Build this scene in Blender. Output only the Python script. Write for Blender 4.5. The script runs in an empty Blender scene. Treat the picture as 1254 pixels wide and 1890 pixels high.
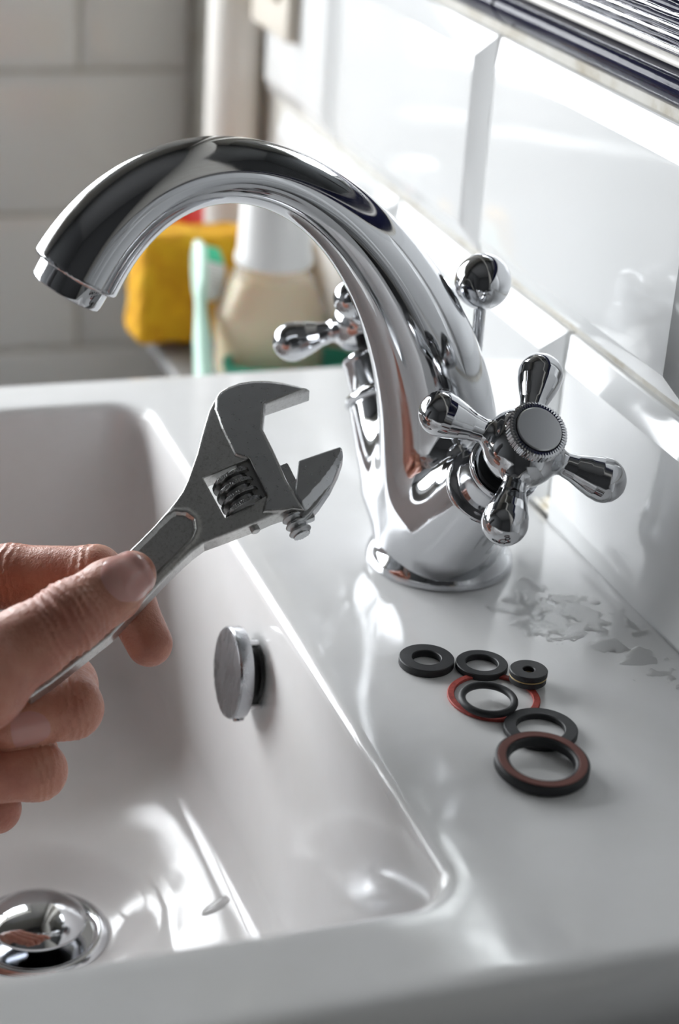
import bpy, bmesh, math, random
import numpy as np
from mathutils import Vector, Matrix

# ------------------------------------------------------------------ camera
W, H, F = 1254, 1890, 3459.4
CR = np.array([[0.9442269, -0.3232733, 0.0626893],      # image right
               [-0.0818516, -0.4148091, -0.9062195],    # image down
               [0.3189606, 0.8505456, -0.4181344]])     # forward
CP = np.array([-248.09, -556.58, 295.94])               # mm
S = 0.001
scene = bpy.context.scene
cam_d = bpy.data.cameras.new('camera')
cam = bpy.data.objects.new('camera', cam_d)
scene.collection.objects.link(cam)
cam_d.sensor_fit = 'VERTICAL'
cam_d.sensor_height = 36.0
cam_d.lens = 36.0 * F / H
cam_d.clip_start = 0.02
cam_d.clip_end = 50
m = Matrix.Identity(4)
for i in range(3):
    m[i][0] = CR[0][i]; m[i][1] = -CR[1][i]; m[i][2] = -CR[2][i]; m[i][3] = CP[i] * S
cam.matrix_world = m
cam_d.dof.use_dof = True
cam_d.dof.focus_distance = 0.600
cam_d.dof.aperture_fstop = 7.0
scene.camera = cam

# ------------------------------------------------------------------ light
world = bpy.data.worlds.new('world'); scene.world = world
world.use_nodes = True
bg = world.node_tree.nodes['Background']
bg.inputs['Color'].default_value = (0.94, 0.97, 1.0, 1)
bg.inputs["Strength"].default_value = 18.0
WX0, WX1, WZ0, WZ1, WY = -1.60, -0.100, 0.010, 0.50, 0.6     # the window in the far wall (m)
pl = bpy.data.lights.new('window_daylight', 'AREA')
pl.shape = 'RECTANGLE'; pl.size = WX1 - WX0; pl.size_y = WZ1 - WZ0
pl.cycles.is_portal = True
po = bpy.data.objects.new('window_daylight', pl)
scene.collection.objects.link(po)
po.location = ((WX0 + WX1) / 2, WY + 0.03, (WZ0 + WZ1) / 2)
po.rotation_euler = (math.radians(-90), 0, 0)
scene.view_settings.view_transform = 'Standard'
scene.view_settings.look = 'None'
scene.view_settings.gamma = 1.0
scene.view_settings.use_curve_mapping = False
scene.view_settings.exposure = -0.14

# ------------------------------------------------------------------ helpers
col = scene.collection
def at(px, py, depth):
    """world point (mm) seen at that pixel at that camera depth (mm)"""
    return CP + depth * ((px - W / 2) / F * CR[0] + (py - H / 2) / F * CR[1] + CR[2])
def ray(px, py):
    return (px - W / 2) / F * CR[0] + (py - H / 2) / F * CR[1] + CR[2]
def on_axis(px, py, axis, val):
    d = ray(px, py); return CP + d * (val - CP[axis]) / d[axis]

def tag(o, label=None, cat=None, group=None, kind=None):
    if label: o['label'] = label
    if cat: o['category'] = cat
    if group: o['group'] = group
    if kind: o['kind'] = kind
    return o
def empty(name, loc=(0, 0, 0), rz=0.0):
    o = bpy.data.objects.new(name, None); col.objects.link(o)
    o.location = Vector(loc) * S; o.rotation_euler = (0, 0, rz); o.empty_display_size = 0.01
    return o
def link(name, me, material, parent=None):
    o = bpy.data.objects.new(name, me); col.objects.link(o)
    if material: 
        if not me.materials: me.materials.append(material)
    if parent: o.parent = parent
    return o
def mesh_of(name, verts, faces, smooth=True, normals=None):
    me = bpy.data.meshes.new(name)
    v = np.asarray(verts, dtype=np.float64) * S
    me.from_pydata(v.tolist(), [], faces if isinstance(faces, list) else faces.tolist())
    me.update()
    if smooth: me.polygons.foreach_set('use_smooth', [True] * len(me.polygons))
    if normals is not None: me.normals_split_custom_set_from_vertices(normals.tolist())
    return me
def sharp_by_angle(me, deg=35):
    me.polygons.foreach_set('use_smooth', [True] * len(me.polygons))
    me.set_sharp_from_angle(angle=math.radians(deg))
def lathe(profile, seg=64, axis_o=(0, 0, 0), axis=(0, 0, 1), closed=False, sharp=35, name='lathe'):
    """profile: list of (r, s) along the axis"""
    a = Vector(axis).normalized(); e1 = a.orthogonal().normalized(); e2 = a.cross(e1)
    o = Vector(axis_o); vs = []; fs = []
    n = len(profile)
    for (r, s) in profile:
        for k in range(seg):
            t = 2 * math.pi * k / seg
            vs.append(o + a * s + (e1 * math.cos(t) + e2 * math.sin(t)) * r)
    rng = range(n if closed else n - 1)
    for i in rng:
        j = (i + 1) % n
        for k in range(seg):
            l = (k + 1) % seg
            fs.append((i * seg + k, i * seg + l, j * seg + l, j * seg + k))
    if not closed:
        if profile[0][0] > 1e-6: fs.append(tuple(reversed(range(seg))))
        if profile[-1][0] > 1e-6: fs.append(tuple((n - 1) * seg + k for k in range(seg)))
    me = mesh_of(name, [tuple(v) for v in vs], fs)
    bm = bmesh.new(); bm.from_mesh(me)
    bmesh.ops.remove_doubles(bm, verts=bm.verts, dist=1e-7)
    bmesh.ops.recalc_face_normals(bm, faces=bm.faces)
    bm.to_mesh(me); bm.free()
    sharp_by_angle(me, sharp)
    return me
def box_mesh(name, lo, hi, bevel=0.0, seg=2):
    bm = bmesh.new()
    bmesh.ops.create_cube(bm, size=1)
    lo = np.array(lo, float); hi = np.array(hi, float)
    for v in bm.verts:
        v.co = Vector([(lo[i] + hi[i]) / 2 + v.co[i] * (hi[i] - lo[i]) for i in range(3)]) * S
    if bevel > 0:
        bmesh.ops.bevel(bm, geom=list(bm.edges), offset=bevel * S, segments=seg, affect='EDGES', profile=0.5)
    me = bpy.data.meshes.new(name); bm.to_mesh(me); bm.free()
    if bevel > 0: sharp_by_angle(me, 50)
    return me

# --- signed distance modelling -------------------------------------------------
def smin(a, b, k):
    h = np.clip(0.5 + 0.5 * (b - a) / k, 0, 1)
    return b + (a - b) * h - k * h * (1 - h)
def smax(a, b, k): return -smin(-a, -b, k)
def capsule(p, a, b, ra, rb):
    """tapered capsule"""
    a = np.asarray(a, float); b = np.asarray(b, float)
    ba = b - a; pa = p - a
    h = np.clip((pa @ ba) / (ba @ ba), 0, 1)
    return np.linalg.norm(pa - h[:, None] * ba, axis=1) - (ra + (rb - ra) * h)
def grad(f, p, e=0.05):
    g = np.empty_like(p)
    for i in range(3):
        d = np.zeros(3); d[i] = e
        g[:, i] = (f(p + d) - f(p - d)) / (2 * e)
    return g
def surface(f, lo, hi, h, name, iters=3, normals=True):
    """surface nets over a sparse grid, then projected onto f = 0"""
    B = 8
    lo = np.asarray(lo, float); hi = np.asarray(hi, float)
    nb = np.ceil((hi - lo) / (h * B)).astype(int)
    n = nb * B
    bi = np.stack(np.meshgrid(*[np.arange(k) for k in nb], indexing='ij'), -1).reshape(-1, 3)
    cen = lo + (bi + 0.5) * B * h
    dc = f(cen)
    act = np.abs(dc) < B * h * 0.87 * 1.35
    vals = np.repeat(np.repeat(np.repeat(np.where(dc < 0, -9.0, 9.0).reshape(nb).astype(np.float32), B, 0), B, 1), B, 2)
    off = np.stack(np.meshgrid(*[np.arange(B)] * 3, indexing='ij'), -1).reshape(-1, 3)
    ab = bi[act]
    for c in range(0, len(ab), 400):
        idx = (ab[c:c + 400, None, :] * B + off[None]).reshape(-1, 3)
        vals[idx[:, 0], idx[:, 1], idx[:, 2]] = f(lo + idx * h)
    s = vals < 0
    cells = tuple(k - 1 for k in n)
    cnt = np.zeros(cells, np.int8)
    for dx in (0, 1):
        for dy in (0, 1):
            for dz in (0, 1):
                cnt += s[dx:cells[0] + dx, dy:cells[1] + dy, dz:cells[2] + dz]
    ci = np.argwhere((cnt > 0) & (cnt < 8))
    pos = np.zeros((len(ci), 3)); num = np.zeros(len(ci))
    cor = [(dx, dy, dz) for dx in (0, 1) for dy in (0, 1) for dz in (0, 1)]
    for a in cor:
        for b in cor:
            if sum(abs(np.subtract(a, b))) == 1 and a < b:
                va = vals[ci[:, 0] + a[0], ci[:, 1] + a[1], ci[:, 2] + a[2]]
                vb = vals[ci[:, 0] + b[0], ci[:, 1] + b[1], ci[:, 2] + b[2]]
                w = (va < 0) != (vb < 0)
                t = np.where(w, va / np.where(w, va - vb, 1), 0)
                pos += w[:, None] * (np.array(a) + t[:, None] * (np.array(b) - np.array(a)))
                num += w
    pos = lo + (ci + pos / num[:, None]) * h
    ind = -np.ones(cells, np.int64); ind[tuple(ci.T)] = np.arange(len(ci))
    quads = []
    for ax in range(3):
        u, v = (ax + 1) % 3, (ax + 2) % 3
        sl = [slice(1, None)] * 3; sl[ax] = slice(0, cells[ax])
        a = s[tuple(slice(0, cells[k]) for k in range(3))]
        sh = [slice(0, cells[k]) for k in range(3)]; sh[ax] = slice(1, cells[ax] + 1)
        b = s[tuple(sh)]
        e = np.argwhere(a != b)
        e = e[(e[:, u] > 0) & (e[:, v] > 0)]
        U = np.zeros(3, int); U[u] = 1; V = np.zeros(3, int); V[v] = 1
        q = np.stack([ind[tuple(x.T)] for x in (e - U - V, e - V, e, e - U)], 1)
        inside = a[tuple(e.T)]
        q[~inside] = q[~inside][:, ::-1]
        quads.append(q)
    quads = np.concatenate(quads); quads = quads[(quads >= 0).all(1)]
    for _ in range(iters):
        g = grad(f, pos); d = f(pos)
        st = -(d / np.maximum((g * g).sum(1), 0.2))[:, None] * g
        L = np.linalg.norm(st, axis=1, keepdims=True)
        pos += st * np.minimum(1, 0.6 * h / np.maximum(L, 1e-9))
    nn = None
    if normals:
        nn = grad(f, pos); nn /= np.maximum(np.linalg.norm(nn, axis=1, keepdims=True), 1e-9)
    return mesh_of(name, pos, quads, True, nn)

# ------------------------------------------------------------------ materials
def mat(name, color, rough=0.5, metal=0.0, **kw):
    mt = bpy.data.materials.new(name); mt.use_nodes = True
    b = mt.node_tree.nodes['Principled BSDF']
    b.inputs['Base Color'].default_value = (*color, 1)
    b.inputs['Roughness'].default_value = rough
    b.inputs['Metallic'].default_value = metal
    for k, v in kw.items(): b.inputs[k.replace('_', ' ')].default_value = v
    return mt
def nodes(mt): return mt.node_tree.nodes, mt.node_tree.links, mt.node_tree.nodes['Principled BSDF']
def noise(mt, scale, detail=4, rough=0.55, coord='Object', dist=0.0, stretch=None):
    n, l, b = nodes(mt)
    tc = n.new('ShaderNodeTexCoord'); t = n.new('ShaderNodeTexNoise')
    t.inputs['Scale'].default_value = scale; t.inputs['Detail'].default_value = detail
    t.inputs['Roughness'].default_value = rough; t.inputs['Distortion'].default_value = dist
    if stretch:
        mp = n.new('ShaderNodeMapping'); mp.inputs['Scale'].default_value = stretch
        l.new(tc.outputs[coord], mp.inputs['Vector']); l.new(mp.outputs['Vector'], t.inputs['Vector'])
    else: l.new(tc.outputs[coord], t.inputs['Vector'])
    return t.outputs['Fac']
def ramp(mt, fac, stops):
    n, l, b = nodes(mt); r = n.new('ShaderNodeValToRGB'); l.new(fac, r.inputs['Fac'])
    els = r.color_ramp.elements
    while len(els) < len(stops): els.new(0.5)
    for e, (p, c) in zip(els, stops): e.position = p; e.color = (*c, 1) if len(c) == 3 else c
    return r.outputs['Color']
def maprange(mt, fac, a, b_, c, d):
    n, l, b = nodes(mt); r = n.new('ShaderNodeMapRange'); l.new(fac, r.inputs['Value'])
    for i, v in zip(('From Min', 'From Max', 'To Min', 'To Max'), (a, b_, c, d)): r.inputs[i].default_value = v
    return r.outputs['Result']
def bump(mt, fac, strength, dist=0.001, prev=None):
    n, l, b = nodes(mt); bp = n.new('ShaderNodeBump')
    bp.inputs['Strength'].default_value = strength; bp.inputs['Distance'].default_value = dist
    l.new(fac, bp.inputs['Height'])
    if prev: l.new(prev, bp.inputs['Normal'])
    l.new(bp.outputs['Normal'], b.inputs['Normal'])
    return bp.outputs['Normal']
def setin(mt, name, sock): nodes(mt)[1].new(sock, nodes(mt)[2].inputs[name])

M = {}
M['ceramic'] = mat('white_ceramic', (0.80, 0.80, 0.79), 0.08)
bump(M['ceramic'], noise(M['ceramic'], 14, 2), 0.035, 0.003)
setin(M['ceramic'], 'Roughness', maprange(M['ceramic'], noise(M['ceramic'], 55, 5), 0.35, 0.75, 0.06, 0.20))
setin(M['ceramic'], 'Base Color', ramp(M['ceramic'], noise(M['ceramic'], 22, 5, 0.6), [(0.3, (0.81, 0.81, 0.80)), (0.6, (0.85, 0.85, 0.85))]))
M['tile'] = mat('white_tile_glaze', (0.80, 0.81, 0.81), 0.07, Coat_Weight=0.4, Coat_Roughness=0.04)
bump(M['tile'], noise(M['tile'], 9, 2), 0.25, 0.004)
M['grout'] = mat('grout', (0.62, 0.60, 0.55), 0.9)
setin(M['grout'], 'Base Color', ramp(M['grout'], noise(M['grout'], 30, 5, 0.7), [(0.3, (0.42, 0.37, 0.28)), (0.5, (0.62, 0.60, 0.55)), (0.8, (0.70, 0.69, 0.66))]))
M['silicone'] = mat('silicone', (0.72, 0.70, 0.64), 0.35)
setin(M['silicone'], 'Base Color', ramp(M['silicone'], noise(M['silicone'], 26, 5, 0.7), [(0.36, (0.50, 0.40, 0.22)), (0.48, (0.70, 0.68, 0.62)), (0.8, (0.78, 0.77, 0.74))]))
M['chrome'] = mat('chrome', (0.61, 0.62, 0.64), 0.04, 1.0)
setin(M['chrome'], 'Roughness', maprange(M['chrome'], noise(M['chrome'], 60, 6, 0.65), 0.42, 0.75, 0.03, 0.16))
M['chrome_dull'] = mat('chrome_brushed', (0.40, 0.41, 0.43), 0.32, 1.0)
setin(M['chrome_dull'], 'Roughness', maprange(M['chrome_dull'], noise(M['chrome_dull'], 160, 6, 0.7, stretch=(1, 1, 0.35)), 0.35, 0.7, 0.24, 0.34))
M['satin'] = mat('satin_metal', (0.72, 0.73, 0.74), 0.34, 1.0)
M['steel'] = mat('ground_steel', (0.55, 0.56, 0.57), 0.30, 1.0)
setin(M['steel'], 'Roughness', maprange(M['steel'], noise(M['steel'], 500, 4, 0.7), 0.3, 0.7, 0.24, 0.42))
bump(M['steel'], noise(M['steel'], 1400, 3, 0.7), 0.10, 0.0002)
M['cast'] = mat('cast_steel', (0.50, 0.50, 0.49), 0.36, 1.0)
setin(M['cast'], 'Base Color', ramp(M['cast'], noise(M['cast'], 900, 5, 0.75), [(0.30, (0.38, 0.375, 0.36)), (0.48, (0.56, 0.56, 0.55)), (0.8, (0.62, 0.62, 0.61))]))
bump(M['cast'], noise(M['cast'], 1100, 4, 0.7), 0.22, 0.0003)
M['worm'] = mat('worm_steel', (0.30, 0.30, 0.30), 0.30, 1.0)
M['dark'] = mat('dark_hollow', (0.012, 0.012, 0.013), 0.5)  # near-black paints the shade inside gaps, holes and recessed parts
M['rubber'] = mat('black_rubber', (0.018, 0.019, 0.021), 0.55)
bump(M['rubber'], noise(M['rubber'], 900, 3), 0.15, 0.0003)
M['fibre'] = mat('red_fibre', (0.42, 0.050, 0.035), 0.6)
setin(M['fibre'], 'Base Color', ramp(M['fibre'], noise(M['fibre'], 700, 3), [(0.3, (0.28, 0.035, 0.028)), (0.7, (0.48, 0.07, 0.05))]))
M['brown_ring'] = mat('brown_red_rubber', (0.20, 0.075, 0.06), 0.6)
M['tan'] = mat('tan_layer', (0.50, 0.36, 0.16), 0.6)
M['navy'] = mat('navy_glaze', (0.010, 0.011, 0.032), 0.10, IOR=1.28, Specular_IOR_Level=0.22)
bump(M['navy'], noise(M['navy'], 40, 3), 0.15, 0.002)
M['mirror'] = mat('mirror_silver', (0.82, 0.84, 0.83), 0.015, 1.0)
M['ribbed'] = mat('polished_ribbed_strip', (0.85, 0.85, 0.86), 0.05, 1.0)
bump(M['ribbed'], noise(M['ribbed'], 90, 3, stretch=(1, 0.5, 1)), 0.25, 0.002)
M['wall'] = mat('painted_wall', (0.14, 0.143, 0.147), 0.85)
bump(M['wall'], noise(M['wall'], 60, 4), 0.1, 0.002)
M['wall_dark'] = mat('dark_wall', (0.06, 0.06, 0.062), 0.8)
M['ceil'] = mat('ceiling_paint', (0.20, 0.20, 0.20), 0.9)
M['floor'] = mat('floor_tile_dark', (0.07, 0.155, 0.15), 0.4)
setin(M['floor'], 'Base Color', ramp(M['floor'], noise(M['floor'], 4, 5), [(0.3, (0.05, 0.048, 0.046)), (0.7, (0.08, 0.078, 0.075))]))
M['greytile'] = mat('grey_tile_glaze', (0.82, 0.82, 0.81), 0.2)
M['batten'] = mat('cream_batten', (0.84, 0.81, 0.76), 0.5)
M['frame'] = mat('window_white_paint', (0.78, 0.78, 0.77), 0.4)
M['sponge'] = mat('yellow_sponge', (0.80, 0.42, 0.02), 0.9)
setin(M['sponge'], 'Base Color', ramp(M['sponge'], noise(M['sponge'], 90, 4), [(0.3, (0.74, 0.34, 0.008)), (0.6, (0.90, 0.49, 0.015)), (0.8, (0.93, 0.56, 0.04))]))
bump(M['sponge'], noise(M['sponge'], 500, 4, 0.7), 0.8, 0.002)
M['mint'] = mat('mint_plastic', (0.36, 0.80, 0.60), 0.25, Transmission_Weight=0.25, Subsurface_Weight=0.3, Subsurface_Radius=(0.01, 0.01, 0.01), Subsurface_Scale=0.3)
M['mint2'] = mat('mint_pale_plastic', (0.60, 0.85, 0.72), 0.3, Subsurface_Weight=0.3, Subsurface_Radius=(0.01, 0.01, 0.01), Subsurface_Scale=0.3)
M['bristle'] = mat('white_bristle', (0.88, 0.90, 0.88), 0.7)
M['bristle_green'] = mat('green_bristle', (0.12, 0.75, 0.45), 0.7)
M['cap'] = mat('white_cap_plastic', (0.84, 0.84, 0.83), 0.35)
M['bottle'] = mat('clear_plastic', (0.96, 0.97, 0.95), 0.06, Transmission_Weight=0.85, IOR=1.2)
M['liquid'] = mat('amber_liquid', (0.80, 0.63, 0.37), 0.25, Subsurface_Weight=0.6, Subsurface_Scale=0.02)
M['green'] = mat('green_plastic', (0.06, 0.42, 0.27), 0.3)
M['red'] = mat('red_plastic', (0.75, 0.04, 0.035), 0.35)
M['beige'] = mat('beige_plastic', (0.66, 0.61, 0.53), 0.45)
M['shelf'] = mat('grey_shelf', (0.22, 0.22, 0.22), 0.4)
M['water'] = mat('water', (1, 1, 1), 0.0, Transmission_Weight=1.0, IOR=1.333)
bump(M['water'], noise(M['water'], 160, 4, 0.6), 0.13, 0.0012)
M['nail'] = mat('fingernail', (0.57, 0.30, 0.265), 0.22, Subsurface_Weight=0.3, Subsurface_Radius=(0.6, 0.2, 0.15), Subsurface_Scale=0.003, Coat_Weight=0.3)
M['glass'] = bpy.data.materials.new('window_glass'); M['glass'].use_nodes = True
_n, _l = M['glass'].node_tree.nodes, M['glass'].node_tree.links
_n.remove(_n['Principled BSDF'])
_t = _n.new('ShaderNodeBsdfTransparent'); _g = _n.new('ShaderNodeBsdfGlossy'); _x = _n.new('ShaderNodeMixShader')
_g.inputs['Roughness'].default_value = 0.02; _x.inputs[0].default_value = 0.06
_l.new(_t.outputs[0], _x.inputs[1]); _l.new(_g.outputs[0], _x.inputs[2]); _l.new(_x.outputs[0], _n['Material Output'].inputs['Surface'])
_m = M['bottle']; _n, _l, _b = nodes(_m)
_b.inputs['Transmission Weight'].default_value = 0.0; _b.inputs['Base Color'].default_value = (0.9, 0.9, 0.88, 1)
_t = _n.new('ShaderNodeBsdfTransparent'); _x = _n.new('ShaderNodeMixShader'); _x.inputs[0].default_value = 0.16
_l.new(_t.outputs[0], _x.inputs[1]); _l.new(_b.outputs[0], _x.inputs[2]); _l.new(_x.outputs[0], _n['Material Output'].inputs['Surface'])
sk = M['skin'] = mat('skin', (0.50, 0.22, 0.15), 0.42, Subsurface_Weight=0.22, Subsurface_Scale=0.004)
nodes(sk)[2].inputs['Subsurface Radius'].default_value = (1.0, 0.35, 0.2)
setin(sk, 'Base Color', ramp(sk, noise(sk, 55, 5, 0.6), [(0.28, (0.36, 0.12, 0.08)), (0.5, (0.48, 0.20, 0.135)), (0.75, (0.58, 0.29, 0.20))]))
setin(sk, 'Roughness', maprange(sk, noise(sk, 700, 3), 0.3, 0.7, 0.34, 0.55))
_nn, _ll, _b = nodes(sk)
_tc = _nn.new('ShaderNodeTexCoord'); _v = _nn.new('ShaderNodeTexVoronoi'); _v.feature = 'DISTANCE_TO_EDGE'; _v.inputs['Scale'].default_value = 900
_ll.new(_tc.outputs['Object'], _v.inputs['Vector'])
_b1 = bump(sk, _v.outputs['Distance'], 0.25, 0.0006)
bump(sk, noise(sk, 320, 5, 0.65), 0.45, 0.0012, _b1)

# ------------------------------------------------------------------ the room
XW = 63.7                     # face of the grout plane on the right wall (mm)
RX0, RX1, RY0, RY1, RZ0, RZ1 = -1700.0, XW, -2000.0, 600.0, -850.0, 1600.0
def struct(name, me, material, parent=None):
    o = link(name, me, material, parent)
    if not parent: o['kind'] = 'structure'
    return o
wall_r = struct('wall_right', box_mesh('wall_right', (XW, RY0, RZ0), (XW + 100, RY1 + 120, RZ1)), M['grout'])
struct('floor', box_mesh('floor', (RX0 - 100, RY0 - 100, RZ0 - 60), (XW + 100, RY1 + 120, RZ0)), M['floor'])
struct('ceiling', box_mesh('ceiling', (RX0 - 100, RY0 - 100, RZ1), (XW + 100, RY1 + 120, RZ1 + 60)), M['ceil'])
struct('wall_left', box_mesh('wall_left', (RX0 - 100, RY0, RZ0), (RX0, RY1 + 120, RZ1)), M['wall'])
struct('wall_near', box_mesh('wall_near', (RX0 - 100, RY0 - 100, RZ0), (XW + 100, RY0, RZ1)), M['wall_dark'])
def multi_box(name, boxes):
    vs, fs = [], []
    for lo, hi in boxes:
        b = len(vs)
        for z in (lo[2], hi[2]):
            for x, y in ((lo[0], lo[1]), (hi[0], lo[1]), (hi[0], hi[1]), (lo[0], hi[1])): vs.append((x, y, z))
        fs += [tuple(b + i for i in f) for f in ((3, 2, 1, 0), (4, 5, 6, 7), (0, 1, 5, 4), (1, 2, 6, 5), (2, 3, 7, 6), (3, 0, 4, 7))]
    return mesh_of(name, vs, fs, False)
wx0, wx1, wz0, wz1 = WX0 / S, WX1 / S, WZ0 / S, WZ1 / S
wall_f = struct('wall_far', multi_box('wall_far', [
    ((RX0, RY1, RZ0), (wx0, RY1 + 120, RZ1)), ((wx1, RY1, RZ0), (XW, RY1 + 120, RZ1)),
    ((wx0, RY1, RZ0), (wx1, RY1 + 120, wz0)), ((wx0, RY1, wz1), (wx1, RY1 + 120, RZ1))]), M['grout'])
# window in the far wall
win = empty('window_1', ((wx0 + wx1) / 2, RY1 + 60, wz0)); win['kind'] = 'structure'
def wpart(name, lo, hi, mt):
    o = link(name, box_mesh(name, np.subtract(lo, ((wx0 + wx1) / 2, RY1 + 60, wz0)), np.subtract(hi, ((wx0 + wx1) / 2, RY1 + 60, wz0)), 3 if mt is M['frame'] else 0), mt, win)
    return o
fy0, fy1 = RY1 + 45, RY1 + 80
wpart('window_sill', (wx0, RY1 - 8, wz0 - 12), (wx1 - 2, RY1 + 100, wz0 + 4), M['frame'])
wpart('frame_side', (wx0, fy0, wz0 + 4), (wx0 + 40, fy1, wz1), M['frame'])
wpart('frame_side', (wx1 - 40, fy0, wz0 + 4), (wx1, fy1, wz1), M['frame'])
wpart('frame_rail', (wx0 + 40, fy0, wz0 + 4), (wx1 - 40, fy1, wz0 + 44), M['frame'])
wpart('frame_rail', (wx0 + 40, fy0, wz1 - 40), (wx1 - 40, fy1, wz1), M['frame'])
mx = wx1 - 300
wpart('mullion', (mx - 18, fy0, wz0 + 44), (mx + 18, fy1, wz1 - 40), M['frame'])
wpart('pane', (wx0 + 38, fy0 + 14, wz0 + 42), (mx - 16, fy0 + 20, wz1 - 38), M['glass'])
wpart('pane', (mx + 16, fy0 + 14, wz0 + 42), (wx1 - 38, fy0 + 20, wz1 - 38), M['glass'])

# bevelled metro tiles: one mesh, shared
PITCH, ROW, JOINT = 180.0, 91.5, 3.0
def tile_mesh(name, L, Hh, bev, depth, lift=3.0, curve=0.0):
    """tile in its own plane: x = along, y = up, z = towards the room"""
    vs, fs = [], []
    def ring(ins, z): 
        b = len(vs)
        vs.extend([(-L / 2 + ins, -Hh / 2 + ins, z), (L / 2 - ins, -Hh / 2 + ins, z), (L / 2 - ins, Hh / 2 - ins, z), (-L / 2 + ins, Hh / 2 - ins, z)])
        return b
    rs = [ring(0, -1), ring(0, lift - 0.8), ring(0.5, lift - 0.1), ring(1.2, lift + 0.15), ring(bev - 0.7, depth - 0.15), ring(bev + 0.9, depth + 0.05)]
    for a, b in zip(rs, rs[1:]):
        for k in range(4): fs.append((a + k, a + (k + 1) % 4, b + (k + 1) % 4, b + k))
    fs.append(tuple(rs[-1] + k for k in range(4)))
    me = mesh_of(name, vs, fs)
    sharp_by_angle(me, 20)
    return me
def place_tile(me, origin, ax, up, nrm, parent, material):
    o = link('tile', me, material, parent)
    mw = Matrix.Identity(4)
    for i in range(3):
        mw[i][0] = ax[i]; mw[i][1] = up[i]; mw[i][2] = nrm[i]; mw[i][3] = origin[i] * S
    o.matrix_world = mw
    return o
tm = tile_mesh('metro_tile', PITCH - JOINT, ROW - JOINT, 10.5, 8.6)
rnd = random.Random(4)
for r, (z0, y0) in enumerate([(-20.0, 37.0), (72.0, 125.0)] + [(-20.0 - 91.8 * q, 37.0 + 88.0 * (q % 2)) for q in range(1, 9)] + [(164.0, 397.0)]):
    for k in range(-6 if z0 < 160 else 0, 4):
        ya = y0 + k * PITCH
        yb = ya + PITCH
        if ya > 420: continue
        me = tm
        L = PITCH - JOINT; yc = (ya + yb) / 2
        if yb > 424:                                    # the cut tile at the batten
            L = 424 - ya - JOINT; yc = ya + JOINT / 2 + L / 2
            if L < 30: continue
            me = tile_mesh('metro_tile_cut', L, ROW - JOINT, 10.5, 8.6)
        rot = Matrix.Rotation(math.radians(rnd.uniform(-.25, .25)), 3, 'Z') @ Matrix.Rotation(math.radians(rnd.uniform(-.25, .25)), 3, 'Y')
        place_tile(me, (XW, yc, z0 + ROW / 2), rot @ Vector((0, -1, 0)), rot @ Vector((0, 0, 1)), rot @ Vector((-1, 0, 0)), wall_r, M['tile'])
# grey tiles on the far wall
tg = tile_mesh('grey_tile', PITCH - JOINT, ROW - JOINT, 8, 4.0, 2.0)
for r in range(-9, 8):
    z0 = 47.5 + (r - 0) * 91.0
    for k in range(-9 if r < -1 else -3, 2):
        xa = -7.5 + k * PITCH + (0 if r % 2 == 0 else 90)
        xa0, xb0 = max(xa, RX0), min(xa + PITCH, XW)
        if z0 + ROW > wz0 - 6 and z0 < wz1:
            if xa0 < wx1: xa0 = wx1
        if xb0 - xa0 < 25: continue
        me = tg if xb0 - xa0 > PITCH - 1 else tile_mesh('grey_tile_cut', xb0 - xa0 - JOINT, ROW - JOINT, 8, 4.0, 2.0)
        place_tile(me, ((xa0 + xb0) / 2, RY1, z0 + ROW / 2), Vector((1, 0, 0)), Vector((0, 0, 1)), Vector((0, -1, 0)), wall_f, M['greytile'])
# cream painted pipe running up the corner
bt = empty('trim_1', (XW, 440, -850)); bt['kind'] = 'structure'
link('boxed_pipe', lathe([(15.2, 2), (15.2, 2448)], 48, axis_o=(-16.0, 6, 0)), M['batten'], bt)

# navy glazed half-round trim on top of the tiles, ribbed strip and mirror above
def half_round(name, r, y0, y1, xc, zc, prot=1.0, seg=20):
    vs, fs = [], []
    for y, rr in ((y0, r - 0.8), (y0 + 0.8, r), (y1 - 0.8, r), (y1, r - 0.8)):
        for k in range(seg + 1):
            t = math.pi / 2 + math.pi * k / seg
            vs.append((xc + prot * rr * math.cos(t) * (1 + 0.5 * math.sin(t)), y, zc + rr * math.sin(t)))
    n = seg + 1
    for i in range(3):
        for k in range(seg): fs.append((i * n + k, i * n + k + 1, (i + 1) * n + k + 1, (i + 1) * n + k))
    fs.append(tuple(range(n))); fs.append(tuple(reversed(range(3 * n, 4 * n))))
    me = mesh_of(name, vs, fs)
    bm = bmesh.new(); bm.from_mesh(me); bmesh.ops.recalc_face_normals(bm, faces=bm.faces); bm.to_mesh(me); bm.free()
    sharp_by_angle(me, 40); return me
trim2 = empty('trim_2', (XW, 0, 172.2)); trim2['kind'] = 'structure'
for k in range(-6, 3):
    ya = 124 + k * PITCH
    yb = min(ya + PITCH - 1.0, 354)
    link('navy_trim_tile', half_round('navy_trim_tile', 6.4, ya, yb, 0, 0, 1.15), M['navy'], trim2)
trim3 = empty('trim_3', (XW, 0, 178.7)); trim3['kind'] = 'structure'
y0r, y1r = -560.0, 354.0
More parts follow.
